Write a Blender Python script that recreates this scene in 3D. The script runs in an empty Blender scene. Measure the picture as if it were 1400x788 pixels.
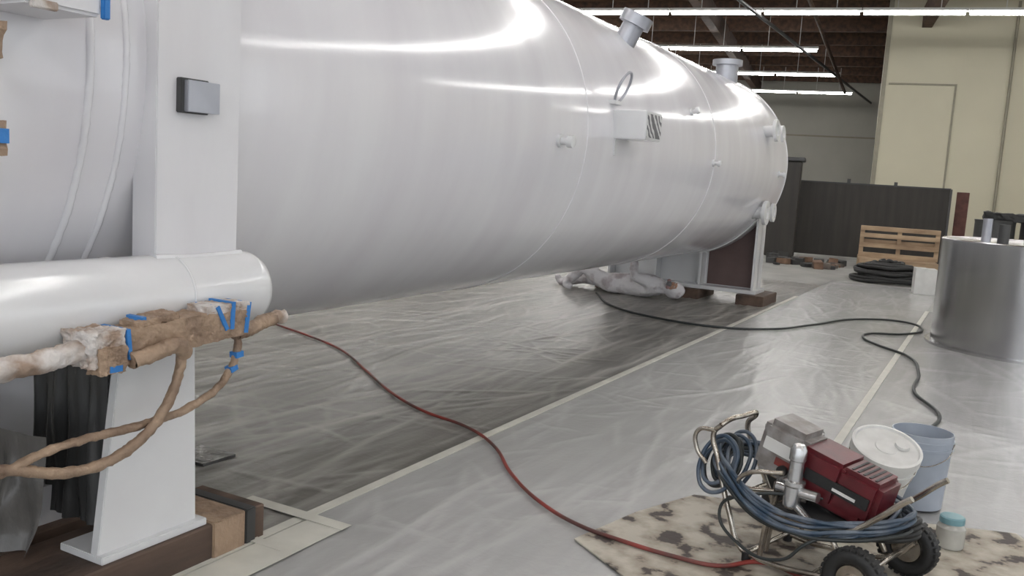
import bpy, bmesh, math, random
import numpy as np
from mathutils import Vector, Matrix, Euler
random.seed(7)
D=bpy.data; C=bpy.context
col=C.scene.collection
C.scene.view_settings.view_transform='Standard'
C.scene.view_settings.look='None'

# ------------------------------------------------------------ materials
def nmat(name):
    m=D.materials.new(name); m.use_nodes=True
    nt=m.node_tree; b=nt.nodes['Principled BSDF']
    return m,nt,b
def setin(b,k,v):
    if k in b.inputs: b.inputs[k].default_value=v
def mat(name,c,rough=.5,metal=0.,var=.12,scale=6.,bump=0.,bscale=30.,stretch=(1,1,1),c2=None,lo=.35,hi=.65,detail=4,coat=0.,rv=0.,bd=.02,c3=None,mid=.5):
    m,nt,b=nmat(name)
    tc=nt.nodes.new('ShaderNodeTexCoord'); mp=nt.nodes.new('ShaderNodeMapping')
    mp.inputs['Scale'].default_value=stretch
    nt.links.new(tc.outputs['Object'],mp.inputs[0])
    n=nt.nodes.new('ShaderNodeTexNoise'); n.inputs['Scale'].default_value=scale; n.inputs['Detail'].default_value=detail
    nt.links.new(mp.outputs[0],n.inputs['Vector'])
    r=nt.nodes.new('ShaderNodeValToRGB'); r.color_ramp.elements[0].position=lo; r.color_ramp.elements[1].position=hi
    if c2 is None: c2=[x*(1-var) for x in c]
    r.color_ramp.elements[0].color=(*c2,1); r.color_ramp.elements[1].color=(*c,1)
    if c3:
        e=r.color_ramp.elements.new(mid); e.color=(*c3,1)
    nt.links.new(n.outputs['Fac'],r.inputs[0]); nt.links.new(r.outputs[0],b.inputs['Base Color'])
    setin(b,'Roughness',rough); setin(b,'Metallic',metal); setin(b,'Coat Weight',coat)
    if rv:
        mr=nt.nodes.new('ShaderNodeMapRange'); mr.inputs[3].default_value=rough-rv; mr.inputs[4].default_value=rough+rv
        mr.inputs[1].default_value=.3; mr.inputs[2].default_value=.7
        nt.links.new(n.outputs['Fac'],mr.inputs[0]); nt.links.new(mr.outputs[0],b.inputs['Roughness'])
    if bump:
        n2=nt.nodes.new('ShaderNodeTexNoise'); n2.inputs['Scale'].default_value=bscale; n2.inputs['Detail'].default_value=5
        nt.links.new(mp.outputs[0],n2.inputs['Vector'])
        bp=nt.nodes.new('ShaderNodeBump'); bp.inputs['Strength'].default_value=bump; bp.inputs['Distance'].default_value=bd
        nt.links.new(n2.outputs['Fac'],bp.inputs['Height']); nt.links.new(bp.outputs[0],b.inputs['Normal'])
    return m

def film_mat(name,c,cr,rough,streak=0.,sdir=(7,.6,1),dist=1.4):
    m,nt,b=nmat(name)
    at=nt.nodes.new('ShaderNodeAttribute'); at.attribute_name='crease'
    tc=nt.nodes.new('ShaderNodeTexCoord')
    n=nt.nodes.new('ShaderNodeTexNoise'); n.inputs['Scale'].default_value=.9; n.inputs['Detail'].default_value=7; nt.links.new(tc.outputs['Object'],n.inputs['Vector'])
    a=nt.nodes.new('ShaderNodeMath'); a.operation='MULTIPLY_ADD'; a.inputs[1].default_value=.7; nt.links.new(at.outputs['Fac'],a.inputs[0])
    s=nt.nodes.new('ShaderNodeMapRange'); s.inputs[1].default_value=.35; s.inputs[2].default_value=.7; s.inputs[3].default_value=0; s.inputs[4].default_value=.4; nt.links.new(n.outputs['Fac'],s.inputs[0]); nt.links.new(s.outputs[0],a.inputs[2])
    last=a
    if streak:   # drifted overspray / dust lines lying along the folds
        mp=nt.nodes.new('ShaderNodeMapping'); mp.inputs['Scale'].default_value=sdir; mp.inputs['Rotation'].default_value=(0,0,.06)
        nt.links.new(tc.outputs['Object'],mp.inputs[0])
        n3=nt.nodes.new('ShaderNodeTexNoise'); n3.inputs['Scale'].default_value=1.; n3.inputs['Detail'].default_value=6; n3.inputs['Distortion'].default_value=dist
        nt.links.new(mp.outputs[0],n3.inputs['Vector'])
        r3=nt.nodes.new('ShaderNodeMapRange'); r3.inputs[1].default_value=.36; r3.inputs[2].default_value=.66; r3.inputs[3].default_value=-streak; r3.inputs[4].default_value=streak
        nt.links.new(n3.outputs['Fac'],r3.inputs[0])
        ad=nt.nodes.new('ShaderNodeMath'); ad.operation='ADD'; nt.links.new(a.outputs[0],ad.inputs[0]); nt.links.new(r3.outputs[0],ad.inputs[1]); last=ad
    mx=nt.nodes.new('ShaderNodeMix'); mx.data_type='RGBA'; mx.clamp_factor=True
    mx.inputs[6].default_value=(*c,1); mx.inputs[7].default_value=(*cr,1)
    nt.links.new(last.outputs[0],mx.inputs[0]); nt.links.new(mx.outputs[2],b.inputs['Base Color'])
    n2=nt.nodes.new('ShaderNodeTexNoise'); n2.inputs['Scale'].default_value=14; n2.inputs['Detail'].default_value=6; n2.inputs['Distortion'].default_value=1.2
    nt.links.new(tc.outputs['Object'],n2.inputs['Vector'])
    bp=nt.nodes.new('ShaderNodeBump'); bp.inputs['Strength'].default_value=.22; bp.inputs['Distance'].default_value=.01
    nt.links.new(n2.outputs['Fac'],bp.inputs['Height']); nt.links.new(bp.outputs[0],b.inputs['Normal'])
    setin(b,'Roughness',rough); setin(b,'IOR',1.5)
    return m

def emis(name,c,s):
    m,nt,b=nmat(name); setin(b,'Base Color',(*c,1)); setin(b,'Emission Color',(*c,1)); setin(b,'Emission Strength',s); return m

M={}
M['tank']=mat('tank_white_paint',(.76,.76,.78),.125,0,c2=(.68,.665,.70),scale=1.5,stretch=(.6,2.2,.45),lo=.25,hi=.72,detail=8,bump=.02,bscale=4,rv=.03)
M['paint']=mat('white_gloss_paint',(.74,.75,.76),.15,0,c2=(.69,.69,.70),scale=5,lo=.2,hi=.8,bump=.02,bscale=30)
M['matte']=mat('column_paint',(.72,.72,.74),.35,0,c2=(.65,.64,.66),scale=5,stretch=(1,1,.3),lo=.2,hi=.8,bump=.03,bscale=40)
M['primer']=mat('red_primer',(.13,.085,.08),.5)
M['conc']=mat('concrete',(.34,.34,.32),.5,0,scale=1.5,var=.3,bump=.1)
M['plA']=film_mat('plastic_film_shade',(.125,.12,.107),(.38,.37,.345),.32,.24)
M['plB']=film_mat('plastic_film',(.35,.35,.345),(.52,.52,.51),.26,.12)
M['plC']=film_mat('plastic_film_grey',(.32,.32,.32),(.48,.48,.48),.26,.12)
M['tape']=mat('masking_tape_cream',(.60,.59,.53),.5,scale=8,var=.12)
M['paper']=mat('masking_paper',(.36,.255,.175),.55,c2=(.17,.11,.075),scale=7,bump=.9,bscale=18,lo=.3,hi=.6)
M['wpaper']=mat('sprayed_paper',(.62,.585,.56),.6,c2=(.33,.24,.18),scale=9,lo=.40,hi=.58,bump=.9,bscale=20)
M['blue']=mat('blue_tape',(.03,.20,.55),.5,bump=.3)
M['wood']=mat('timber',(.14,.09,.065),.75,c2=(.05,.035,.028),scale=5,stretch=(1,.15,1),bump=.3)
M['wood2']=mat('pallet_wood',(.46,.34,.22),.75,c2=(.28,.19,.12),scale=5,stretch=(.3,1,1))
M['black']=mat('black_rubber',(.015,.015,.015),.55,bump=.2)
M['steel']=mat('brushed_steel',(.58,.58,.58),.24,1.0,c2=(.44,.44,.45),scale=3,stretch=(1,1,.15))
M['dsteel']=mat('dark_steel',(.07,.07,.07),.5,.3)
M['chrome']=mat('worn_chrome',(.55,.51,.45),.25,.9,c2=(.30,.26,.22),scale=14)
M['alu']=mat('aluminium',(.66,.66,.66),.25,.9,c2=(.5,.5,.5))
M['red']=mat('maroon_shroud',(.12,.012,.017),.32,c2=(.07,.009,.012),scale=9,bump=.03)
M['grey']=mat('grey_shroud',(.30,.29,.28),.4,c2=(.15,.13,.12),scale=12)
M['cordred']=mat('red_cord',(.28,.04,.03),.5,c2=(.09,.035,.03),scale=3,lo=.4,hi=.6)
M['cordblk']=mat('black_cord',(.025,.03,.03),.5)
M['hose']=mat('blue_grey_hose',(.03,.055,.09),.4,c2=(.15,.17,.2),scale=8,lo=.3,hi=.6)
M['pail']=mat('pale_blue_pail',(.38,.42,.48),.4,c2=(.31,.35,.41),scale=6)
M['pailw']=mat('white_pail',(.70,.70,.68),.35,c2=(.55,.55,.53),scale=8)
M['card']=mat('paint_splattered_card',(.47,.44,.375),.6,c2=(.055,.042,.036),c3=(.31,.27,.215),mid=.445,scale=6.5,lo=.405,hi=.60,detail=14,bump=.3,bscale=20)
M['cream']=mat('cream_wall_paint',(.53,.50,.38),.6,var=.06,scale=.6)
M['back']=mat('grey_wall_paint',(.42,.41,.36),.7,var=.12,scale=.5)
M['line']=mat('panel_joint',(.28,.26,.2),.6)
M['ceil']=mat('ceiling_boards',(.19,.095,.055),.85,c2=(.09,.045,.028),scale=1.4,stretch=(.3,2,1))
M['beam']=mat('roof_timber',(.11,.06,.038),.8,c2=(.05,.03,.02))
M['fence']=mat('welding_curtain',(.035,.03,.025),.6,c2=(.024,.021,.018),scale=2,stretch=(4,4,.3),bump=.2)
M['white']=mat('enamel_white',(.65,.65,.63),.45)
M['box']=mat('cardboard',(.24,.15,.10),.8,c2=(.15,.09,.06))
M['tyvek']=mat('coverall_fabric',(.70,.68,.70),.7,c2=(.42,.37,.39),scale=6,bump=1.,bscale=11,lo=.33,hi=.48)
M['skin']=mat('skin',(.45,.26,.18),.5)
M['glove']=mat('grey_glove',(.08,.08,.09),.6)
M['resp']=mat('respirator',(.18,.17,.18),.5)
M['filter']=mat('filter_cartridge',(.36,.22,.22),.6)
M['tube']=emis('fluorescent_tube',(1.,.985,.965),25)
M['plate']=mat('nameplate_metal',(.40,.41,.45),.35,.5)
M['debris']=mat('debris_grey',(.18,.15,.13),.8,var=.5,bump=.5)
M['rust']=mat('rusty_steel',(.12,.045,.035),.7,var=.4)
M['jar']=mat('sprayed_glass',(.52,.52,.48),.25,c2=(.36,.35,.32))
M['teal']=mat('teal_lid',(.18,.34,.38),.4)
M['drape']=mat('dark_film',(.085,.085,.085),.22,c2=(.04,.04,.04),bump=.6,bscale=9,stretch=(1,1,.3))
M['drape2']=mat('grey_film',(.17,.16,.15),.2,c2=(.09,.085,.08),bump=.6,bscale=9,stretch=(1,1,.5))
m,nt,b=nmat('striped_label'); w=nt.nodes.new('ShaderNodeTexWave'); w.inputs['Scale'].default_value=7; w.inputs['Distortion'].default_value=6; w.bands_direction='DIAGONAL'
tc=nt.nodes.new('ShaderNodeTexCoord'); nt.links.new(tc.outputs['Object'],w.inputs[0])
r=nt.nodes.new('ShaderNodeValToRGB'); r.color_ramp.elements[0].position=.45; r.color_ramp.elements[1].position=.55; r.color_ramp.elements[0].color=(.12,.12,.13,1); r.color_ramp.elements[1].color=(.6,.6,.6,1)
nt.links.new(w.outputs['Fac'],r.inputs[0]); nt.links.new(r.outputs[0],b.inputs['Base Color']); M['label']=m

# ------------------------------------------------------------ helpers
def empty(name,loc=(0,0,0),rz=0,parent=None):
    e=D.objects.new(name,None); e.empty_display_size=.1; col.objects.link(e); e.location=loc; e.rotation_euler=(0,0,rz)
    if parent: e.parent=parent
    return e
def finish(me,name,mt,parent=None,smooth=False):
    o=D.objects.new(name,me); col.objects.link(o)
    if mt: me.materials.append(M[mt] if isinstance(mt,str) else mt)
    if smooth:
        for p in me.polygons: p.use_smooth=True
    if parent: o.parent=parent
    return o
def autosm(o,ang=40):
    for p in o.data.polygons: p.use_smooth=True
    try:
        with C.temp_override(object=o,active_object=o,selected_objects=[o],selected_editable_objects=[o]):
            bpy.ops.object.shade_smooth_by_angle(angle=math.radians(ang))
    except Exception: pass
def box(name,lo,hi,mt,parent=None,bev=.0,rot=None,cuts=0,seg=2):
    lo=Vector(lo);hi=Vector(hi);c=(lo+hi)/2;s=hi-lo
    bm=bmesh.new(); bmesh.ops.create_cube(bm,size=1)
    for v in bm.verts: v.co=Vector((v.co.x*s.x,v.co.y*s.y,v.co.z*s.z))
    if cuts:
        mxs=max(s)
        for ax in range(3):
            n=max(1,int(cuts*s[ax]/mxs))
            for k in range(1,n+1):
                pc=Vector((0,0,0)); pc[ax]=-s[ax]/2+s[ax]*k/(n+1); no=Vector((0,0,0)); no[ax]=1
                bmesh.ops.bisect_plane(bm,geom=bm.verts[:]+bm.edges[:]+bm.faces[:],plane_co=pc,plane_no=no)
    elif bev: bmesh.ops.bevel(bm,geom=bm.edges[:],offset=bev,segments=seg,affect='EDGES')
    me=D.meshes.new(name); bm.to_mesh(me); bm.free()
    o=finish(me,name,mt,parent); o.location=c
    if rot: o.rotation_euler=rot
    return o
def multibox(name,boxes,mt,parent=None,bev=0,xf=None):
    bm=bmesh.new()
    for bx in boxes:
        lo,hi=Vector(bx[0]),Vector(bx[1]); c=(lo+hi)/2; s=hi-lo
        R=bx[2] if len(bx)>2 else Matrix.Identity(3)
        r=bmesh.ops.create_cube(bm,size=1)
        for v in r['verts']: v.co=R@Vector((v.co.x*s.x,v.co.y*s.y,v.co.z*s.z))+c
    if bev: bmesh.ops.bevel(bm,geom=bm.edges[:],offset=bev,segments=1,affect='EDGES')
    if xf: bm.transform(xf)
    me=D.meshes.new(name); bm.to_mesh(me); bm.free()
    return finish(me,name,mt,parent)
def lathe(name,prof,axis_p,axis_d,mt,parent=None,seg=48,ang=35):
    d=Vector(axis_d).normalized(); q=Vector((0,0,1)).rotation_difference(d).to_matrix()
    bm=bmesh.new(); rings=[]
    for (h,r) in prof:
        if r<1e-5: rings.append([bm.verts.new(q@Vector((0,0,h)))])
        else: rings.append([bm.verts.new(q@Vector((r*math.cos(2*math.pi*i/seg),r*math.sin(2*math.pi*i/seg),h))) for i in range(seg)])
    for a,b in zip(rings[:-1],rings[1:]):
        if len(a)==1 and len(b)==1: continue
        for i in range(seg):
            j=(i+1)%seg
            if len(a)==1: bm.faces.new((a[0],b[i],b[j]))
            elif len(b)==1: bm.faces.new((a[i],b[0],a[j]))
            else: bm.faces.new((a[i],b[i],b[j],a[j]))
    bmesh.ops.recalc_face_normals(bm,faces=bm.faces[:])
    me=D.meshes.new(name); bm.to_mesh(me); bm.free()
    o=finish(me,name,mt,parent); o.location=axis_p; autosm(o,ang); return o
def cyl(name,p0,p1,r,mt,parent=None,seg=24,r2=None):
    p0=Vector(p0);p1=Vector(p1);L=(p1-p0).length
    if r2 is None:r2=r
    return lathe(name,[(0,0),(0,r),(L,r2),(L,0)],p0,p1-p0,mt,parent,seg)
def tube(name,pts,r,mt,parent=None,cyclic=False,res=10,poly=False,radii=None):
    cu=D.curves.new(name,'CURVE'); cu.dimensions='3D'; cu.bevel_depth=r; cu.bevel_resolution=4; cu.use_fill_caps=True; cu.resolution_u=res
    if poly:
        s=cu.splines.new('POLY'); s.points.add(len(pts)-1)
        for i,p in enumerate(pts): s.points[i].co=(*p,1)
    else:
        s=cu.splines.new('BEZIER'); s.bezier_points.add(len(pts)-1)
        for i,p in enumerate(pts):
            b=s.bezier_points[i]; b.co=p; b.handle_left_type='AUTO'; b.handle_right_type='AUTO'
            if radii: b.radius=radii[i]
    s.use_cyclic_u=cyclic
    o=D.objects.new(name,cu); col.objects.link(o); cu.materials.append(M[mt])
    if parent:o.parent=parent
    return o
def torus(name,c,axis,R,r,mt,parent=None,seg=96,ms=8):
    q=Vector((0,0,1)).rotation_difference(Vector(axis).normalized()).to_matrix()
    bm=bmesh.new(); V=[]
    for i in range(seg):
        a=2*math.pi*i/seg
        V.append([bm.verts.new(q@Vector(((R+r*math.cos(2*math.pi*k/ms))*math.cos(a),(R+r*math.cos(2*math.pi*k/ms))*math.sin(a),r*math.sin(2*math.pi*k/ms)))) for k in range(ms)])
    for i in range(seg):
        for k in range(ms):
            bm.faces.new((V[i][k],V[(i+1)%seg][k],V[(i+1)%seg][(k+1)%ms],V[i][(k+1)%ms]))
    bmesh.ops.recalc_face_normals(bm,faces=bm.faces[:])
    me=D.meshes.new(name); bm.to_mesh(me); bm.free()
    o=finish(me,name,mt,parent,True); o.location=c; return o
def prism(name,poly,axis,t0,t1,mt,parent=None,bev=0):
    def P(a,b,t):
        return {'x':(t,a,b),'y':(a,t,b),'z':(a,b,t)}[axis]
    bm=bmesh.new(); A=[bm.verts.new(P(a,b,t0)) for a,b in poly]; B=[bm.verts.new(P(a,b,t1)) for a,b in poly]
    bm.faces.new(A); bm.faces.new(B[::-1]); n=len(poly)
    for i in range(n): bm.faces.new((A[i],A[(i+1)%n],B[(i+1)%n],B[i]))
    bmesh.ops.recalc_face_normals(bm,faces=bm.faces[:])
    if bev: bmesh.ops.bevel(bm,geom=bm.edges[:],offset=bev,segments=2,affect='EDGES')
    me=D.meshes.new(name); bm.to_mesh(me); bm.free(); return finish(me,name,mt,parent)
def crumple(o,strength,size,sub=2):
    if sub:
        s=o.modifiers.new('sub','SUBSURF'); s.levels=sub; s.render_levels=sub; s.subdivision_type='SIMPLE'
    t=D.textures.new('crumple','CLOUDS'); t.noise_scale=size; t.noise_depth=3
    d=o.modifiers.new('disp','DISPLACE'); d.texture=t; d.strength=strength; d.mid_level=.5; d.texture_coords='GLOBAL'
def skin(name,verts,edges,mt,parent=None,sub=2):
    me=D.meshes.new(name); me.from_pydata([v[0] for v in verts],edges,[])
    o=D.objects.new(name,me); col.objects.link(o); me.materials.append(M[mt])
    o.modifiers.new('skin','SKIN')
    if not me.skin_vertices: 
        with C.temp_override(object=o,active_object=o): bpy.ops.mesh.customdata_skin_add()
    for i,v in enumerate(verts):
        r=v[1]; me.skin_vertices[0].data[i].radius=(r,r) if not isinstance(r,tuple) else r
    me.skin_vertices[0].data[0].use_root=True
    o.modifiers['skin'].use_smooth_shade=True
    s=o.modifiers.new('sub','SUBSURF'); s.levels=sub; s.render_levels=sub
    if parent:o.parent=parent
    return o

# ------------------------------------------------------------ room (rotated 9.26 deg to the tank)
ANG=math.radians(9.26); RB=Matrix.Rotation(ANG,4,'Z')
def rgroup(name,boxes,mt,bev=0):
    o=multibox(name,boxes,mt,None,bev); o.rotation_euler=(0,0,ANG); return o
def rbox(name,lo,hi,mt): return rgroup(name,[(lo,hi)],mt)
U0,U1,V0,V1,ZC=-15,11,-9,51,7.7
rbox('floor',(U0-1,V0-1,-.2),(U1+1,V1+1,0),'conc')
rbox('wall_left',(U0-.3,V0,0),(U0,V1,ZC),'back')
# unseen right wall; its openings are added to let in side fill light
rgroup('wall_right',[((U1,V0,4.8),(U1+.3,V1,ZC)),((U1,V0,0),(U1+.3,-7.5,4.8)),((U1,-1.2,0),(U1+.3,.2,4.8)),((U1,6.2,0),(U1+.3,7.6,4.8)),((U1,13.6,0),(U1+.3,V1,4.8))],'cream')
rbox('wall_back',(U0,V1,0),(U1,V1+.3,ZC),'back')
rbox('wall_partition',(1.25,30.2,0),(U1,30.5,ZC),'cream')
rbox('ceiling',(U0,V0,ZC),(U1,V1,ZC+.2),'ceil')
rgroup('trim_1',[((1.45,30.15,5.05),(3.35,30.2,5.1)),((3.3,30.15,.0),(3.35,30.2,5.1)),((1.25,30.16,0),(1.37,30.2,ZC))],'line')
rgroup('trim_2',[((U0,50.95,4.6),(U1,51.0,4.68))],'line')
tube('wall_conduit',[RB@Vector((4.75,30.12,z)) for z in (.0,3.,7.5)],.04,'line',poly=True)
bs=[]
for v in range(-8,51,3): bs.append(((U0,v,ZC-.45),(U1,v+.14,ZC)))
for u in (-10.4,-4.2,2.2,8): bs.append(((u,V0,ZC-.95),(u+.28,V1,ZC-.35)))
rgroup('roof_beams',bs,'beam')
tube('roof_pipe',[Vector((-6.2,5,6.2)),Vector((-6.2,48,6.2))],.05,'dsteel',poly=True)
tube('roof_brace',[RB@Vector((-1.5,20,7.2)),RB@Vector((.3,42,6.0))],.06,'beam',poly=True)
for v in (-7.3,-.8,5.7,12.2,18.7,25.2,31.7,38.2,44.8):
    ue=10.2 if v<30 else {31.7:-.75,38.2:0.,44.8:.65}[v]
    tb=[];hs=[]
    u=ue
    while u>U0+3:
        tb.append(((u-2.38,v-.075,6.22),(u-.03,v-.015,6.29))); tb.append(((u-2.38,v+.015,6.22),(u-.03,v+.075,6.29)))
        hs.append(((u-2.42,v-.11,6.30),(u+.02,v+.11,6.37))); hs.append(((u-1.6,v-.01,6.37),(u-1.58,v+.01,ZC-.3))); hs.append(((u-.6,v-.01,6.37),(u-.58,v+.01,ZC-.3)))
        u-=2.46
    e=empty('fluorescent_light' ,rz=ANG)
    multibox('tubes',tb,'tube',e); multibox('housing',hs,'white',e)

# ------------------------------------------------------------ floor film with real creases
def film(name,x0,x1,y0,y1,res,z,mt,sets,seed,calm=None):
    rng=np.random.default_rng(seed)
    nx=int((x1-x0)/res)+1; ny=int((y1-y0)/res)+1
    xs=np.linspace(x0,x1,nx); ys=np.linspace(y0,y1,ny)
    Xg,Yg=np.meshgrid(xs,ys); H=np.zeros_like(Xg)
    for (N,l0,l1,am,asd,h0,h1,w0,w1) in sets:
        for _ in range(N):
            cx=rng.uniform(x0,x1); cy=rng.uniform(y0,y1); L=rng.uniform(l0,l1)
            a=math.radians(rng.normal(am,asd)); h=rng.uniform(h0,h1); wd=rng.uniform(w0,w1); cv=rng.normal(0,.12)/L; ph=rng.uniform(0,6)
            i0=np.searchsorted(xs,cx-L*.6-.1);i1=np.searchsorted(xs,cx+L*.6+.1);j0=np.searchsorted(ys,cy-L*.6-.1);j1=np.searchsorted(ys,cy+L*.6+.1)
            if i1<=i0 or j1<=j0: continue
            dx=Xg[j0:j1,i0:i1]-cx; dy=Yg[j0:j1,i0:i1]-cy
            u=dx*math.cos(a)+dy*math.sin(a); v=-dx*math.sin(a)+dy*math.cos(a)
            v=v+cv*u*u+.018*np.sin(u*5+ph)
            f=np.clip(1-(2*u/L)**2,0,1)
            ww=wd*(.5+.5*f)
            H[j0:j1,i0:i1]=np.maximum(H[j0:j1,i0:i1],h*f*np.exp(-(v/ww)**2)+H[j0:j1,i0:i1]*.35)
    ed=np.minimum(np.minimum(Xg-x0,x1-Xg),np.minimum(Yg-y0,y1-Yg)); H*=np.clip(ed/.12,0,1)
    if calm: 
        m_=(Xg>calm[0])&(Yg<calm[1]); H[m_]*=.3
    Cr=np.clip(H/.010,0,1)
    co=np.stack([Xg,Yg,z+H],-1).reshape(-1,3)
    idx=np.arange(nx*ny).reshape(ny,nx)
    F=np.stack([idx[:-1,:-1],idx[:-1,1:],idx[1:,1:],idx[1:,:-1]],-1).reshape(-1,4)
    me=D.meshes.new(name); me.vertices.add(len(co)); me.vertices.foreach_set('co',co.ravel())
    me.loops.add(F.size); me.loops.foreach_set('vertex_index',F.ravel().astype(np.int32))
    me.polygons.add(len(F)); me.polygons.foreach_set('loop_start',(np.arange(len(F))*4).astype(np.int32))
    me.polygons.foreach_set('use_smooth',np.ones(len(F),dtype=bool))
    me.update(); me.validate()
    at=me.attributes.new('crease','FLOAT','POINT'); at.data.foreach_set('value',Cr.ravel().astype(np.float32))
    return finish(me,name,mt)
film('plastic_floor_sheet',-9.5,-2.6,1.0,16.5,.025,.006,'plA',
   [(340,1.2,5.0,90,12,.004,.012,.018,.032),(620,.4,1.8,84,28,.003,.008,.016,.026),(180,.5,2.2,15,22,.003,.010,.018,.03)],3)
film('plastic_floor_sheet',-2.6,-.75,.5,17.5,.022,.005,'plB',
   [(110,1.0,4.0,95,12,.003,.007,.018,.03),(420,.25,.9,70,50,.002,.005,.016,.026)],5,(-1.45,4.95))
film('plastic_floor_sheet',-.75,4.5,.5,14.2,.035,.004,'plC',
   [(160,.8,3.0,95,25,.003,.007,.025,.04),(420,.25,1.2,60,60,.002,.006,.022,.035)],8,(-1.45,5.0))
t=empty('floor_tape')
multibox('tape_strips',[((-2.63,-1,.006),(-2.575,14.2,.011)),((-.78,3.5,.006),(-.725,14.2,.010)),((-2.95,2.98,.0165),(-2.36,3.05,.0185)),((-2.42,1.5,.0145),(-2.365,3.03,.0165)),
   ((-2.62,2.67,.0135),(-2.38,2.72,.0155)),((-2.56,1.,.0125),(-2.42,3.0,.0145))],'tape',t)
box('steel_plate',(-3.70,3.2,.012),(-3.44,3.42,.028),'drape')

# ------------------------------------------------------------ the tank
TX,TZ,R=-3.99,1.92,1.28
tank=empty('storage_tank')
prof=[]
Y0,Y1=-2.5,13.1
for i in range(13):
    a=math.pi/2*i/12; prof.append((Y0-.64*math.cos(a),R*math.sin(a)))
for y in [y*.5 for y in range(int(Y0*2)+1,int(Y1*2))]: prof.append((y,R))
for i in range(25):
    a=math.pi/2*(1-i/24); prof.append((Y1+.64*math.cos(a),R*math.sin(a)))
lathe('shell',prof,(TX,0,TZ),(0,1,0),'tank',tank,seg=160,ang=60)
for y,r in ((2.0,.014),(2.14,.012),(6.1,.006),(9.45,.007),(13.1,.007),(0.2,.008)):
    o=torus('weld_seam',(TX,y,TZ),(0,1,0),R,r,'tank',tank,seg=400)
    if y in(2.0,2.14): crumple(o,.010,.015,0)
def onT(y,deg,d=0):
    a=math.radians(deg); return Vector((TX+(R+d)*math.cos(a),y,TZ+(R+d)*math.sin(a)))
def nozzle(nm,p,d,r,L,fr,ft,mt='paint',r2=None):
    r2=r2 or r
    lathe(nm,[(-.15,0),(-.15,r),(L-ft,r2),(L-ft,fr),(L,fr),(L,fr*.55),(L-.02,fr*.5),(L-.02,0)],p,d,mt,tank,seg=40)
nozzle('top_nozzle_1',onT(7.75,48),(.40,0.1,.9),.10,.24,.145,.10,'plate')
nozzle('top_nozzle_2',onT(12.3,66),(0,0,1),.15,.23,.20,.07,'plate')
nozzle('side_nozzle_1',onT(11.9,20),(1,0,.1),.075,.17,.14,.045)
nozzle('side_nozzle_2',onT(12.45,20),(1,0,.1),.06,.13,.11,.035)
nozzle('side_nozzle_3',onT(12.2,-29),(1,0,0),.085,.15,.16,.05)
nozzle('side_nozzle_4',onT(12.75,-29),(1,0,0),.07,.12,.13,.04)
for y,a,s in ((5.63,-3,1),(8.69,18,.8),(9.40,-3,.8),(12.6,-4,.9)):
    p=onT(y,a); d=(math.cos(math.radians(a)),0,math.sin(math.radians(a)))
    lathe('stub',[(-.03,0),(-.03,.045*s),(.02,.045*s),(.02,.026*s),(.07*s,.026*s),(.07*s,.042*s),(.11*s,.042*s),(.12*s,0)],p,d,'paint',tank,seg=24)
box('bracket_box',(-2.78,6.6,1.93),(-2.45,6.95,2.15),'paint',tank,.006)
box('bracket_label',(-2.449,6.62,1.95),(-2.444,6.93,2.13),'label',tank)
box('bracket_gusset',(-2.78,6.62,1.80),(-2.70,6.65,1.94),'paint',tank)
hoop=[Vector((-2.66+.05*math.sin(a),6.6+.09*math.cos(a),2.32+.115*math.sin(a))) for a in [k*math.pi/6 for k in range(12)]]
tube('lifting_hoop',hoop,.011,'plate',tank,cyclic=True)
box('hoop_foot',(-2.78,6.53,2.19),(-2.69,6.68,2.22),'paint',tank,.004)

# far saddle
sad=empty('tank_saddle',parent=tank)
def arcpts(x0,x1,n=16,rr=R+.012):
    return [(x0+(x1-x0)*i/n,TZ-math.sqrt(max(0,rr*rr-(x0+(x1-x0)*i/n-TX)**2))) for i in range(n+1)]
def webp(x0,x1,z0): return [(x0,z0),(x1,z0)]+arcpts(x1,x0)
prism('web_far',webp(-5.08,-2.9,.2),'y',12.78,12.80,'paint',sad)
prism('web_primed',webp(-3.62,-2.98,.21),'y',12.765,12.781,'primer',sad)
for x in (-5.08,-4.35,-3.68,-2.92):
    z=TZ-math.sqrt((R+.012)**2-(x+.0-TX)**2)
    box('rib',(x-.012,12.55,.2),(x+.02,13.0,z+.02),'paint',sad)
box('base_plate',(-5.15,12.5,.15),(-2.85,13.05,.2),'paint',sad,.004)
bm=bmesh.new(); n=30; last=None
for i in range(n+1):
    a=math.radians(-148+116*i/n); row=[]
    for rr in (R+.003,R+.02):
        for yy in (12.45,13.08):
            row.append(bm.verts.new((TX+rr*math.cos(a),yy,TZ+rr*math.sin(a))))
    if last:
        for q in ((0,1),(1,3),(3,2),(2,0)): bm.faces.new((last[q[0]],last[q[1]],row[q[1]],row[q[0]]))
    last=row
bmesh.ops.recalc_face_normals(bm,faces=bm.faces[:])
me=D.meshes.new('wear_plate'); bm.to_mesh(me); bm.free(); finish(me,'wear_plate','paint',sad)
for i,(x0,x1) in enumerate(((-3.08,-2.7),(-3.98,-3.62),(-5.2,-4.85))):
    box('timber_block',(x0,12.35,0.0),(x1,13.2,.15),'wood',None,.008)

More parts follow.
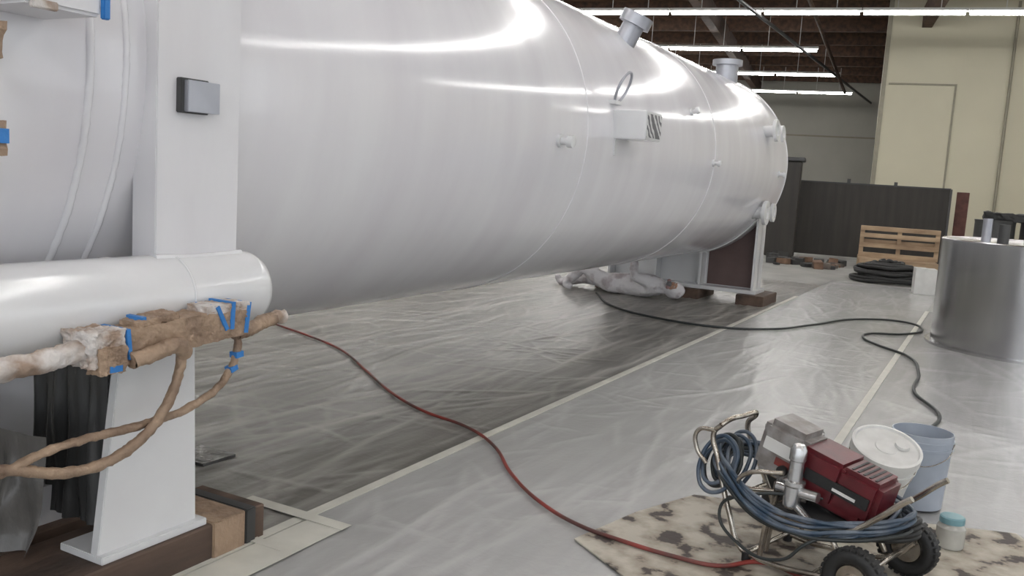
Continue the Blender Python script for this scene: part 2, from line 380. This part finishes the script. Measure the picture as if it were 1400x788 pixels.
# near support: column, header pipe, leg
sup=empty('tank_support_frame',parent=tank)
box('column',(-2.78,2.225,1.17),(-2.655,2.62,4.2),'matte',sup,.004)
prism('leg',[(1.99,.175),(2.43,.175),(2.41,.98),(2.09,.98)],'x',-2.69,-2.65,'paint',sup,.003)
box('leg_stiffener',(-3.0,2.2,.175),(-2.69,2.24,1.2),'matte',sup)
box('foot_plate',(-2.85,1.985,.15),(-2.62,2.46,.178),'paint',sup,.003)
prism('inner_web',[(-4.9,.3),(-3.26,.3)]+arcpts(-3.26,-4.9),'y',2.2,2.24,'matte',sup)
box('inner_foot',(-4.9,2.0,.15),(-3.1,2.4,.3),'matte',sup)
pr=.155
lathe('header_pipe',[(-1.5,0),(-1.5,pr),(2.64,pr),(2.675,pr*.985),(2.70,pr*.93),(2.715,pr*.8),(2.725,0)],(-2.68,0,1.075),(0,1,0),'paint',sup,seg=64,ang=50)
torus('pipe_weld',(-2.68,2.30,1.075),(0,1,0),pr,.005,'paint',sup)
tube('column_weld',[(-2.645,2.215,1.225),(-2.64,2.4,1.22),(-2.645,2.63,1.225)],.012,'paint',sup)
box('nameplate_bracket',(-2.66,2.31,1.75),(-2.63,2.44,1.875),'dsteel',sup,.003)
box('nameplate',(-2.632,2.325,1.755),(-2.61,2.475,1.868),'plate',sup,.002)
tb=multibox('timber_beam',[((-2.97,.6,0),(-2.6,2.76,.15))],'wood',None,.006)
multibox('timber_beam',[((-4.9,1.95,0),(-3.05,2.45,.15))],'wood',None,.006)
box('masking_paper',(-2.985,2.47,.0),(-2.59,2.64,.158),'paper',tb,.004)
box('grey_wrap',(-2.985,2.645,.0),(-2.59,2.70,.158),'dsteel',tb,.004)
def drape(name,p0,p1,zt,zb,mt,amp=.03,n=60,mz=16,fl=.12):
    bm=bmesh.new(); p0=Vector(p0);p1=Vector(p1); d=(p1-p0); nn=Vector((d.y,-d.x,0)).normalized(); V=[]
    for j in range(mz+1):
        f=j/mz; row=[]
        for i in range(n+1):
            s=i/n; w=math.sin(s*23+f*2)*.6+math.sin(s*41+1.3-f*3)*.4+.3*math.sin(s*11+f*9)
            p=p0+d*s+nn*(w*amp*(.3+f)+fl*f*f); row.append(bm.verts.new((p.x,p.y,zt+(zb-zt)*f)))
        V.append(row)
    for j in range(mz):
        for i in range(n): bm.faces.new((V[j][i],V[j][i+1],V[j+1][i+1],V[j+1][i]))
    me=D.meshes.new(name); bm.to_mesh(me); bm.free(); return finish(me,name,mt,None,True)
drape('plastic_drape',(-3.22,2.14,0),(-2.80,2.14,0),.98,.2,'drape',.015,fl=.02)
drape('plastic_drape',(-3.7,1.85,0),(-2.86,1.93,0),.58,.16,'drape2',.03,fl=.06)

# masked hose assembly
mh=empty('masked_hose_assembly')
def rough_tube(nm,pts,r,mt,cr=.02):
    o=tube(nm,pts,r,mt,mh)
    me2=D.meshes.new_from_object(o.evaluated_get(C.evaluated_depsgraph_get())); 
    D.objects.remove(o); ob=D.objects.new(nm,me2); col.objects.link(ob); ob.parent=mh
    for p in me2.polygons:p.use_smooth=True
    crumple(ob,cr,.03,1); return ob
X=-2.45
b1=box('manifold_wrap',(X-.07,1.89,.935),(X+.045,2.44,1.045),'paper',mh,cuts=60); crumple(b1,.012,.02,0); b1.rotation_euler=(.07,0,0)
b1=box('manifold_flap',(X-.055,1.96,1.035),(X+.04,2.12,1.058),'paper',mh,cuts=30); crumple(b1,.014,.02,0); b1.rotation_euler=(.12,0,0)
b1=box('manifold_flap',(X-.055,2.24,1.045),(X+.046,2.44,1.074),'wpaper',mh,cuts=30); crumple(b1,.014,.02,0)
b2=box('manifold_cap',(X-.08,1.77,.925),(X+.05,1.90,1.035),'wpaper',mh,cuts=30); crumple(b2,.028,.025,0)
b2=box('manifold_cap_paper',(X+.0,1.80,.90),(X+.06,1.90,.985),'paper',mh,cuts=24); crumple(b2,.018,.02,0)
rough_tube('hose_wrap_1',[(X,.9,.9),(X,1.3,.93),(X,1.52,.955),(X,1.66,.965),(X,1.80,.98)],.034,'wpaper',.025)
rough_tube('hose_wrap_2',[(X+.03,2.145,.95),(X+.03,2.14,.88),(X+.03,2.07,.73),(X+.02,1.95,.63),(X,1.80,.59),(X,1.52,.66),(X,1.2,.72)],.018,'paper',.014)
rough_tube('hose_wrap_elbow',[(X+.055,1.92,.93),(X+.065,2.02,.95),(X+.055,2.11,.955),(X+.04,2.15,.92)],.028,'paper',.016)
rough_tube('hose_wrap_3',[(X,2.43,.97),(X,2.43,.88),(X,2.38,.79),(X,2.25,.72),(X,2.03,.69),(X,1.8,.69),(X,1.65,.68),(X,1.52,.65),(X,1.2,.6)],.0145,'paper',.012)
rough_tube('hose_wrap_4',[(X,2.42,.95),(X,2.50,.96),(X,2.57,.98),(X,2.62,.985)],.028,'paper',.018)
rough_tube('hose_wrap_end',[(X,2.60,.985),(X,2.64,.99),(X,2.675,.985)],.026,'wpaper',.018)
def tp(p,s,r,rx=0): box('blue_tape',Vector(p)-Vector(s)/2,Vector(p)+Vector(s)/2,'blue',mh,0,(r,0,rx))
for p,s,r in (((X-.01,2.31,1.025),(.121,.016,.10),.5),((X-.01,2.36,1.03),(.119,.018,.10),-.05),((X-.01,2.435,1.015),(.114,.020,.115),-.12),((X+.0,2.43,.87),(.036,.036,.022),.1),((X,2.405,.82),(.034,.034,.02),.3),
   ((X-.01,1.915,.985),(.128,.014,.10),.1),((X+.02,1.86,.915),(.085,.045,.02),0),((X-.01,1.99,1.05),(.08,.015,.025),.1)): tp(p,s,r)
mn=empty('masked_nozzle',parent=tank)
a=box('paper_wrap',(-2.75,1.40,1.83),(-2.42,1.52,1.92),'paper',mn,cuts=20); crumple(a,.04,.06,0)
a=box('paper_wrap_low',(-2.75,1.40,1.57),(-2.42,1.525,1.66),'paper',mn,cuts=20); crumple(a,.04,.06,0)
box('blue_tape',(-2.425,1.50,1.60),(-2.41,1.53,1.64),'blue',mn)
mf=empty('masked_flange',parent=tank)
box('flange',(-2.72,1.60,1.995),(-2.45,1.85,2.2),'matte',mf,.01)
box('blue_tape',(-2.455,1.845,1.99),(-2.435,1.868,2.2),'blue',mf,.003)
box('paper_edge',(-2.46,1.62,1.985),(-2.44,1.70,2.01),'wpaper',mf,.003)

# ------------------------------------------------------------ cords
z=.024
RED=[(-5.9,6.43),(-5.45,6.27),(-4.82,5.98),(-4.19,5.51),(-3.56,5.03),(-3.16,4.81),(-2.75,4.68),(-2.44,4.46),(-2.11,4.08),(-1.79,3.8),(-1.53,3.66),(-1.3,3.6),(-1.05,3.58),(-.87,3.6),(-.72,3.75)]
tube('red_extension_cord',[(-6.6,6.7,z)]+[(a,b,z+(.006 if a>-1.4 else 0)) for a,b in RED]+[(-.6,3.72,.035),(-.5,3.62,.035),(-.62,3.52,.035)],.0095,'cordred')
BLK=[(-4.85,11.6),(-4.14,10.53),(-3.4,10.08),(-2.68,10.02),(-2.18,10.37),(-1.83,11.18),(-1.39,12.31),(-.97,12.54),(-.68,12.09),(-.86,11.33),(-1.16,11.08),(-1.18,10.66),(-.99,10.28),(-.66,9.82),(-.48,8.88),(-.45,8.01),(-.22,7.25),(-.25,6.81),(-.31,6.53)]
tube('black_air_hose',[(a,b,z) for a,b in BLK]+[(-.5,5.6,z),(-.6,5.0,z+.01)],.013,'cordblk')

# ------------------------------------------------------------ round steel vessel at right
rv=empty('steel_drum_section',(.45,11.45,0))
lathe('shell',[(0,.9),(0,1.06),(.03,1.06),(.03,1.0),(1.19,1.0),(1.20,.99),(1.19,.97),(1.15,0)],(0,0,0.0),(0,0,1),'steel',rv,seg=96)
cyl('stub_pipe',(-.55,-.05,1.15),(-.55,-.05,1.44),.05,'plate',rv)
cyl('stub_pipe',(-.38,.1,1.15),(-.38,.1,1.38),.06,'dsteel',rv)

# ------------------------------------------------------------ background objects
fe=empty('welding_screen',(-4.65,23.9,0),ANG)
multibox('curtain',[((0,0,.05),(3.6,.03,1.9))],'fence',fe)
multibox('frame',[((-.03,-.02,0),(.02,.05,1.98)),((3.58,-.02,0),(3.63,.05,1.9)),((0,0,1.88),(3.6,.03,1.92)),((1.78,-.3,0),(1.82,.3,.05)),((0,-.3,0),(.04,.3,.05)),((1.2,0,1.9),(1.28,.05,2.02)),((2.3,0,1.9),(2.38,.05,2.0))],'dsteel',fe)
bn=empty('dark_bin',(-4.75,23.0,0),ANG)
multibox('body',[((-.35,-.35,0),(.35,.35,2.35))],'fence',bn,.02)
multibox('lid',[((-.4,-.4,2.35),(.42,.38,2.45))],'dsteel',bn,.02)
pa=empty('wooden_pallet',(-2.72,21.7,0.25),ANG*.6)
bx=[]
for zz in (0,.22,.44,.6): bx.append(((0,0,zz),(1.65,.025,zz+.1)))
for xx in (0,.78,1.56): bx.append(((xx,.025,0),(xx+.09,.13,.7)))
for zz in (0,.3,.6): bx.append(((0,.13,zz),(1.65,.155,zz+.1)))
multibox('boards',bx,'wood2',pa,.004)
p2=empty('wooden_pallet',(-2.6,21.0,0),ANG)
bx=[]
for yy in (0,.2,.4,.6,.8,1.0,1.2): bx.append(((0,yy,.225),(1.6,yy+.12,.25)))
for yy in (0,.6,1.24): bx.append(((0,yy,.02),(1.6,yy+.08,.225)))
multibox('boards',bx,'wood2',p2)
hh=empty('black_hose_pile',(-1.75,18.3,0))
for i in range(11):
    rr=.62-.03*i*random.random()*1.2-.015*i; zz=.05+.035*i
    pts=[((rr+random.uniform(-.05,.05))*math.cos(a),(rr+random.uniform(-.05,.05))*math.sin(a)*.8,zz+random.uniform(-.012,.03)) for a in [k*math.pi/5 for k in range(10)]]
    tube('coil',pts,.035,'black',hh,cyclic=True)
wb=empty('white_carton',(-1.0,16.85,0),.2)
box('carton',(-.17,-.17,0),(.17,.17,.44),'white',wb,.006); box('flap',(-.17,-.16,.44),(.02,.16,.447),'white',wb)
db=empty('scrap_pile')
for i in range(34):
    x=-4.6+random.random()*1.6; y=20+random.random()*2.0; s=random.uniform(.06,.2)
    box('scrap',(x-s,y-s*.6,0),(x+s,y+s*.6,s*random.uniform(.5,1.2)),random.choice(['debris','box','dsteel','debris','dsteel']),db,.01,(random.uniform(-.1,.1),random.uniform(-.1,.1),random.random()*3))
multibox('steel_post',[((-.98,24.9,0),(-.7,25.1,1.85)),((-1.1,24.8,0),(-.6,25.2,.05))],'rust',None,.01)
mc=empty('dark_barrel',(-.05,19.5,0))
lathe('barrel',[(0,0),(0,.34),(.05,.36),(.5,.35),(.52,.37),(.55,.35),(1.25,.35),(1.3,.36),(1.32,0)],(0,0,0),(0,0,1),'dsteel',mc)
lathe('barrel_b',[(0,0),(0,.34),(.05,.36),(.5,.35),(1.3,.35),(1.34,0)],(.78,.2,0),(0,0,1),'dsteel',mc)
o=box('rag_heap',(-.2,-.2,1.30),(.9,.3,1.44),'black',mc,cuts=20); crumple(o,.12,.15,0)

# ------------------------------------------------------------ worker lying below the tank
wk=empty('worker_lying_under_tank',(.28,0,-.025))
V=[((-4.98,12.0,.17),.18),((-4.78,11.98,.185),.17),((-4.55,11.95,.195),.19),((-4.40,11.93,.2),.15),((-4.26,11.91,.2),.09),((-4.14,11.9,.2),.075),
   ((-4.42,11.80,.26),.10),((-4.64,11.72,.33),.075),((-4.66,11.77,.50),.058),((-4.665,11.785,.585),.045),
   ((-4.42,12.08,.2),.10),((-4.64,12.2,.12),.075),((-4.82,12.15,.075),.056),((-4.90,12.14,.07),.045),
   ((-5.12,11.9,.18),.13),((-5.46,11.84,.38),.10),((-5.66,11.83,.17),.075),((-5.73,11.82,.085),.062),((-5.60,11.80,.06),.045),
   ((-5.14,12.1,.17),.13),((-5.54,12.14,.19),.095),((-5.88,12.16,.10),.07),((-5.97,12.16,.075),.06),((-6.02,12.15,.19),.045)]
E=[(0,1),(1,2),(2,3),(3,4),(4,5),(3,6),(6,7),(7,8),(8,9),(3,10),(10,11),(11,12),(12,13),(0,14),(14,15),(15,16),(16,17),(17,18),(0,19),(19,20),(20,21),(21,22),(22,23)]
b=skin('coverall_body',V,E,'tyvek',wk,3); crumple(b,.03,.06,0)
def hand(nm,o,d,up,s=1.):
    o=Vector(o);d=Vector(d).normalized();up=Vector(up).normalized();sd=d.cross(up).normalized()
    skin(nm+'_palm',[(o-d*.04,.03*s),(o,.032*s),(o+d*.05*s,.040*s),(o+d*.09*s,.038*s)],[(0,1),(1,2),(2,3)],'glove',wk,1)
    for k,L in enumerate((.07,.08,.075,.058)):
        b0=o+d*.07*s+sd*(.027-.018*k)*s
        skin(nm+'_finger',[(b0,.012),(b0+d*L*.45*s-up*.008,.011),(b0+d*L*.75*s-up*.03*s,.0105),(b0+d*L*.8*s-up*.05*s,.009)],[(0,1),(1,2),(2,3)],'glove',wk,1)
    b0=o+d*.03*s+sd*.025*s
    skin(nm+'_thumb',[(b0,.014),(b0+sd*.03*s+d*.02*s,.012),(b0+sd*.035*s+d*.05*s-up*.02,.010)],[(0,1),(1,2)],'glove',wk,1)
hand('right_hand',(-4.667,11.787,.575),(-.05,.0,1),(1,0,0))
hand('left_hand',(-4.90,12.14,.065),(-1,-.1,0),(0,0,1))
tube('spray_gun',[(-4.62,11.79,.57),(-4.63,11.79,.66),(-4.70,11.79,.685),(-4.80,11.79,.685)],.013,'dsteel',wk)
def blob(nm,c,s,mt,rot=(0,0,0),dispv=0):
    bm=bmesh.new(); bmesh.ops.create_uvsphere(bm,u_segments=24,v_segments=16,radius=1)
    for v in bm.verts: v.co=Vector((v.co.x*s[0],v.co.y*s[1],v.co.z*s[2]))
    me=D.meshes.new(nm); bm.to_mesh(me); bm.free(); o=finish(me,nm,mt,wk,True); o.location=c; o.rotation_euler=rot
    if dispv: crumple(o,dispv,.06,0)
    return o
# head: crown points +X, face turned up and towards -Y
hc=Vector((-4.11,11.9,.19)); F=Vector((.15,-.75,.64)).normalized(); U=Vector((1,.1,0)); U=(U-F*U.dot(F)).normalized(); S=F.cross(U)
def hp(f,u,s): return hc+F*f+U*u+S*s
R3=Matrix((S,F,U)).transposed().to_euler()
blob('hood',hp(-.015,.01,0),(.12,.125,.145),'tyvek',R3,.015)
blob('face',hp(.045,-.01,0),(.072,.085,.095),'skin',R3)
for s in(-1,1):
    blob('eye',hp(.118,.022,.03*s),(.014,.012,.008),'white',R3); blob('pupil',hp(.129,.022,.03*s),(.005,.004,.005),'dsteel',R3)
    blob('filter',hp(.12,-.065,.055*s),(.028,.018,.028),'filter',R3)
blob('brow',hp(.100,.045,0),(.05,.02,.010),'skin',R3)
blob('nose',hp(.128,-.005,0),(.013,.018,.022),'skin',R3)
blob('respirator',hp(.115,-.055,0),(.045,.04,.042),'resp',R3)

# ------------------------------------------------------------ drop card, sprayer
bm=bmesh.new()
P=[(-1.49,3.52),(-1.38,4.0),(-1.22,4.42),(-.6,4.6),(.25,4.9),(.75,3.9),(-.55,2.75),(-1.1,3.25)]
vs=[bm.verts.new((x,y,.018)) for x,y in P]; f=bm.faces.new(vs)
g=bmesh.ops.extrude_face_region(bm,geom=[f])
for v in g['geom']:
    if isinstance(v,bmesh.types.BMVert): v.co.z-=.006
bmesh.ops.recalc_face_normals(bm,faces=bm.faces[:])
me=D.meshes.new('drop_cloth'); bm.to_mesh(me); bm.free(); finish(me,'drop_cloth','card')
CZ=.020
cart=empty('paint_sprayer_cart',(-.255,3.78,CZ),math.radians(-16.8))
for s in (-.26,.26):
    torus('tyre',(0,s,.125),(0,1,0),.092,.034,'black',cart,seg=48,ms=14)
    for k in range(28):
        a=2*math.pi*k/28
        box('tread',(-.009,-.030,-.005),(.009,.030,.005),'black',cart,.002).matrix_local=Matrix.Translation((.121*math.cos(a)*.985,s,.125+.121*math.sin(a)*.985))@Matrix.Rotation(-a+math.pi/2,4,'Y')
    lathe('rim',[(-.025,0),(-.025,.06),(-.015,.066),(.015,.066),(.025,.06),(.025,.03),(.035,.028),(.035,0)],(0,s,.125),(0,1 if s>0 else -1,0),'chrome',cart,seg=32)
cyl('axle',(0,-.26,.125),(0,.26,.125),.012,'chrome',cart)
for s in (-.18,.18):
    tube('side_rail',[(-.70,s*.8,.545),(-.735,s*.8,.50),(-.70,s*.85,.40),(-.60,s,.18),(-.53,s,.045),(-.47,s,.03),(-.2,s,.05),(-.02,s,.10),(.05,s,.18)],.012,'chrome',cart)
    tube('upper_rail',[(-.66,s*.85,.30),(-.5,s,.27),(-.25,s,.25),(-.07,s,.28),(.03,s,.36),(.12,s,.45),(.15,s,.475)],.012,'chrome',cart)
    cyl('strut',(-.44,s,.04),(-.42,s,.27),.011,'chrome',cart)
    cyl('strut',(-.06,s,.10),(-.16,s,.26),.011,'chrome',cart)
    cyl('foot',(-.50,s,0.0),(-.50,s,.04),.02,'black',cart)
tube('front_handle',[(-.70,-.145,.545),(-.685,-.12,.565),(-.68,0,.57),(-.685,.12,.565),(-.70,.145,.545)],.012,'chrome',cart)
tube('hook_loop',[(-.75,-.16,.36),(-.80,-.17,.42),(-.80,-.17,.5),(-.72,-.16,.52)],.010,'chrome',cart)
for x,z_ in ((-.50,.035),(-.2,.05),(-.42,.26),(-.14,.255),(-.63,.23)): cyl('cross_bar',(x,-.18,z_),(x,.18,z_),.011,'chrome',cart)
box('pan',(-.42,-.14,.255),(-.05,.14,.268),'dsteel',cart)
du=D.objects.new('drive_unit',None); col.objects.link(du); du.parent=cart; du.location=(-.28,0,.435); du.rotation_euler=(0,math.radians(13),0)
def shroud(nm,x0,x1,y,z0,z1,mt,bev=.03):
    o=box(nm,(x0,-y,z0),(x1,y,z1),mt,du,bev,seg=4); autosm(o,35); return o
shroud('motor_shroud',-.27,-.06,.105,-.11,.13,'grey',.028)
shroud('belt_cover',-.08,.12,.115,-.10,.095,'red',.018)
shroud('rear_cover',.09,.28,.108,-.095,.088,'red',.022)
shroud('base_cover',-.05,.24,.10,-.115,-.05,'red',.012)
box('label_black',(-.03,-.119,-.03),(.25,-.106,.018),'black',du,.002)
box('label_white',(-.24,-.109,.0),(-.10,-.104,.055),'white',du,.002)
box('label_red',(-.17,-.1095,-.045),(-.10,-.104,-.01),'cordred',du,.002)
box('label_text',(.10,-.1215,-.018),(.20,-.119,-.006),'white',du)
for k in range(5): box('vent',(.13+.025*k,-.075,.084),(.14+.025*k,.075,.0905),'black',du)
shroud('gear_housing',-.15,.02,.09,-.15,-.07,'alu',.02)
cyl('control_knob',(-.12,-.10,-.05),(-.12,-.13,-.05),.022,'black',du)
lathe('pump_cylinder',[(0,0),(0,.028),(.01,.036),(.09,.036),(.10,.045),(.115,.045),(.12,.03),(.20,.028),(.205,.034),(.25,.034),(.27,.022),(.275,0)],(-.33,-.165,.29),(0.04,0,1),'alu',cart,seg=32)
cyl('manifold',(-.40,-.16,.36),(-.22,-.16,.36),.022,'alu',cart)
cyl('siphon',(-.45,-.12,.05),(-.42,-.12,.36),.016,'chrome',cart)
cyl('fitting',(-.30,-.17,.30),(-.24,-.19,.27),.016,'alu',cart)
rnd=random.Random(3)
for i in range(11):
    rx=.40+rnd.uniform(-.035,.035); ry=.25+rnd.uniform(-.035,.025); z0=.32+rnd.uniform(-.035,.035)
    pts=[]
    for k in range(14):
        a=2*math.pi*k/14
        x=-.34+rx*math.cos(a)+rnd.uniform(-.014,.014); y=ry*math.sin(a)
        sag=-.07*max(0,-math.sin(a))**2+.09*max(0,-math.cos(a))
        pts.append((x,y,z0+sag+rnd.uniform(-.012,.012)))
    tube('hose_coil',pts,.0085,'hose' if i%4 else 'cordblk',cart,cyclic=True)
for i in range(6):
    c=(-.70+rnd.uniform(-.02,.02),-.02,.37); r=.10+rnd.uniform(-.015,.02)
    pts=[(c[0]+r*.75*math.cos(a)+rnd.uniform(-.01,.01),c[1]-.13+.03*i+.05*math.sin(a),c[2]+r*math.sin(a)) for a in [k*math.pi/5 for k in range(10)]]
    tube('hose_loop',pts,.009,'hose' if i not in(2,3) else 'cordblk',cart,cyclic=True)
tube('power_cord',[(-.2,-.1,.35),(-.5,-.22,.30),(-.62,-.23,.2),(-.5,-.25,.09),(-.3,-.27,.10),(-.2,-.26,.2),(-.1,-.2,.27)],.007,'cordblk',cart)
tube('suction_tube',[(-.42,-.12,.32),(-.55,-.2,.33),(-.5,-.24,.40),(-.35,-.22,.44)],.010,'chrome',cart)
for i in range(4):
    pts=[(-.02+.12*math.cos(a)+rnd.uniform(-.01,.01),.06+.09*math.sin(a),.22+.02*i+.03*math.cos(a)) for a in [k*math.pi/4 for k in range(8)]]
    tube('hose_bunch',pts,.012,'black',cart,cyclic=True)

def pail(nm,loc,mt,tilt=(0,0,0),lid=None,h=.37,r=.15):
    e=empty(nm,loc); e.rotation_euler=tilt
    lathe('pail_body',[(0,0),(0,r*.86),(h*.8,r*.97),(h*.8,r*1.03),(h*.83,r*1.03),(h*.83,r*.98),(h*.9,r*.985),(h*.9,r*1.03),(h*.92,r*1.03),(h*.92,r*.99),(h,r),(h,r*.96),(h-.2,r*.92),(h-.2,0)],(0,0,0),(0,0,1),mt,e,seg=48)
    tube('bail',[(r*1.03,0,h*.88),(r*.8,-r*.75,h*.72),(0,-r*1.12,h*.62),(-r*.8,-r*.75,h*.72),(-r*1.03,0,h*.88)],.0025,'chrome',e)
    if lid:
        lathe('lid',[(h-.035,r*1.0),(h-.035,r*1.05),(h+.012,r*1.05),(h+.014,r*.97),(h+.002,r*.94),(h+.002,r*.35),(h+.006,r*.33),(h+.006,0)],(0,0,0),(0,0,1),lid,e,seg=48)
        lathe('lid_cap',[(h+.005,.035),(h+.02,.033),(h+.02,0)],(r*.4,r*.3,0),(0,0,1),lid,e,seg=20)
    return e
pail('paint_bucket',(-.42,4.68,CZ+.05),'pailw',(math.radians(19),math.radians(12),0),'pailw',.37,.155)
pail('paint_bucket',(-.22,5.05,CZ),'pail',h=.39,r=.15)
pail('black_bucket',(-.76,4.45,CZ),'black',h=.43,r=.14)
jr=empty('paint_jar',(-.03,4.5,CZ))
lathe('jar_body',[(0,0),(0,.055),(.01,.062),(.095,.062),(.112,.05),(.118,.048),(.118,0)],(0,0,0),(0,0,1),'jar',jr)
lathe('jar_lid',[(.116,0),(.116,.054),(.142,.054),(.147,.048),(.147,0)],(0,0,0),(0,0,1),'teal',jr)

# ------------------------------------------------------------ world + camera
w=D.worlds.new('World'); C.scene.world=w; w.use_nodes=True
bg=w.node_tree.nodes['Background']; bg.inputs[0].default_value=(.90,.945,1,1); bg.inputs[1].default_value=1.6
cam=D.cameras.new('Camera'); cam.sensor_width=36; cam.lens=31.5; cam.clip_end=200
co=D.objects.new('Camera',cam); col.objects.link(co)
r_=Vector((.8767,.4772,.0614)).normalized(); w_=Vector((-.4675,.8751,-.1253)).normalized(); u_=r_.cross(w_).normalized(); r_=w_.cross(u_).normalized()
mw=Matrix(((r_.x,u_.x,-w_.x,0),(r_.y,u_.y,-w_.y,0),(r_.z,u_.z,-w_.z,1.6),(0,0,0,1)))
co.matrix_world=mw
C.scene.camera=co
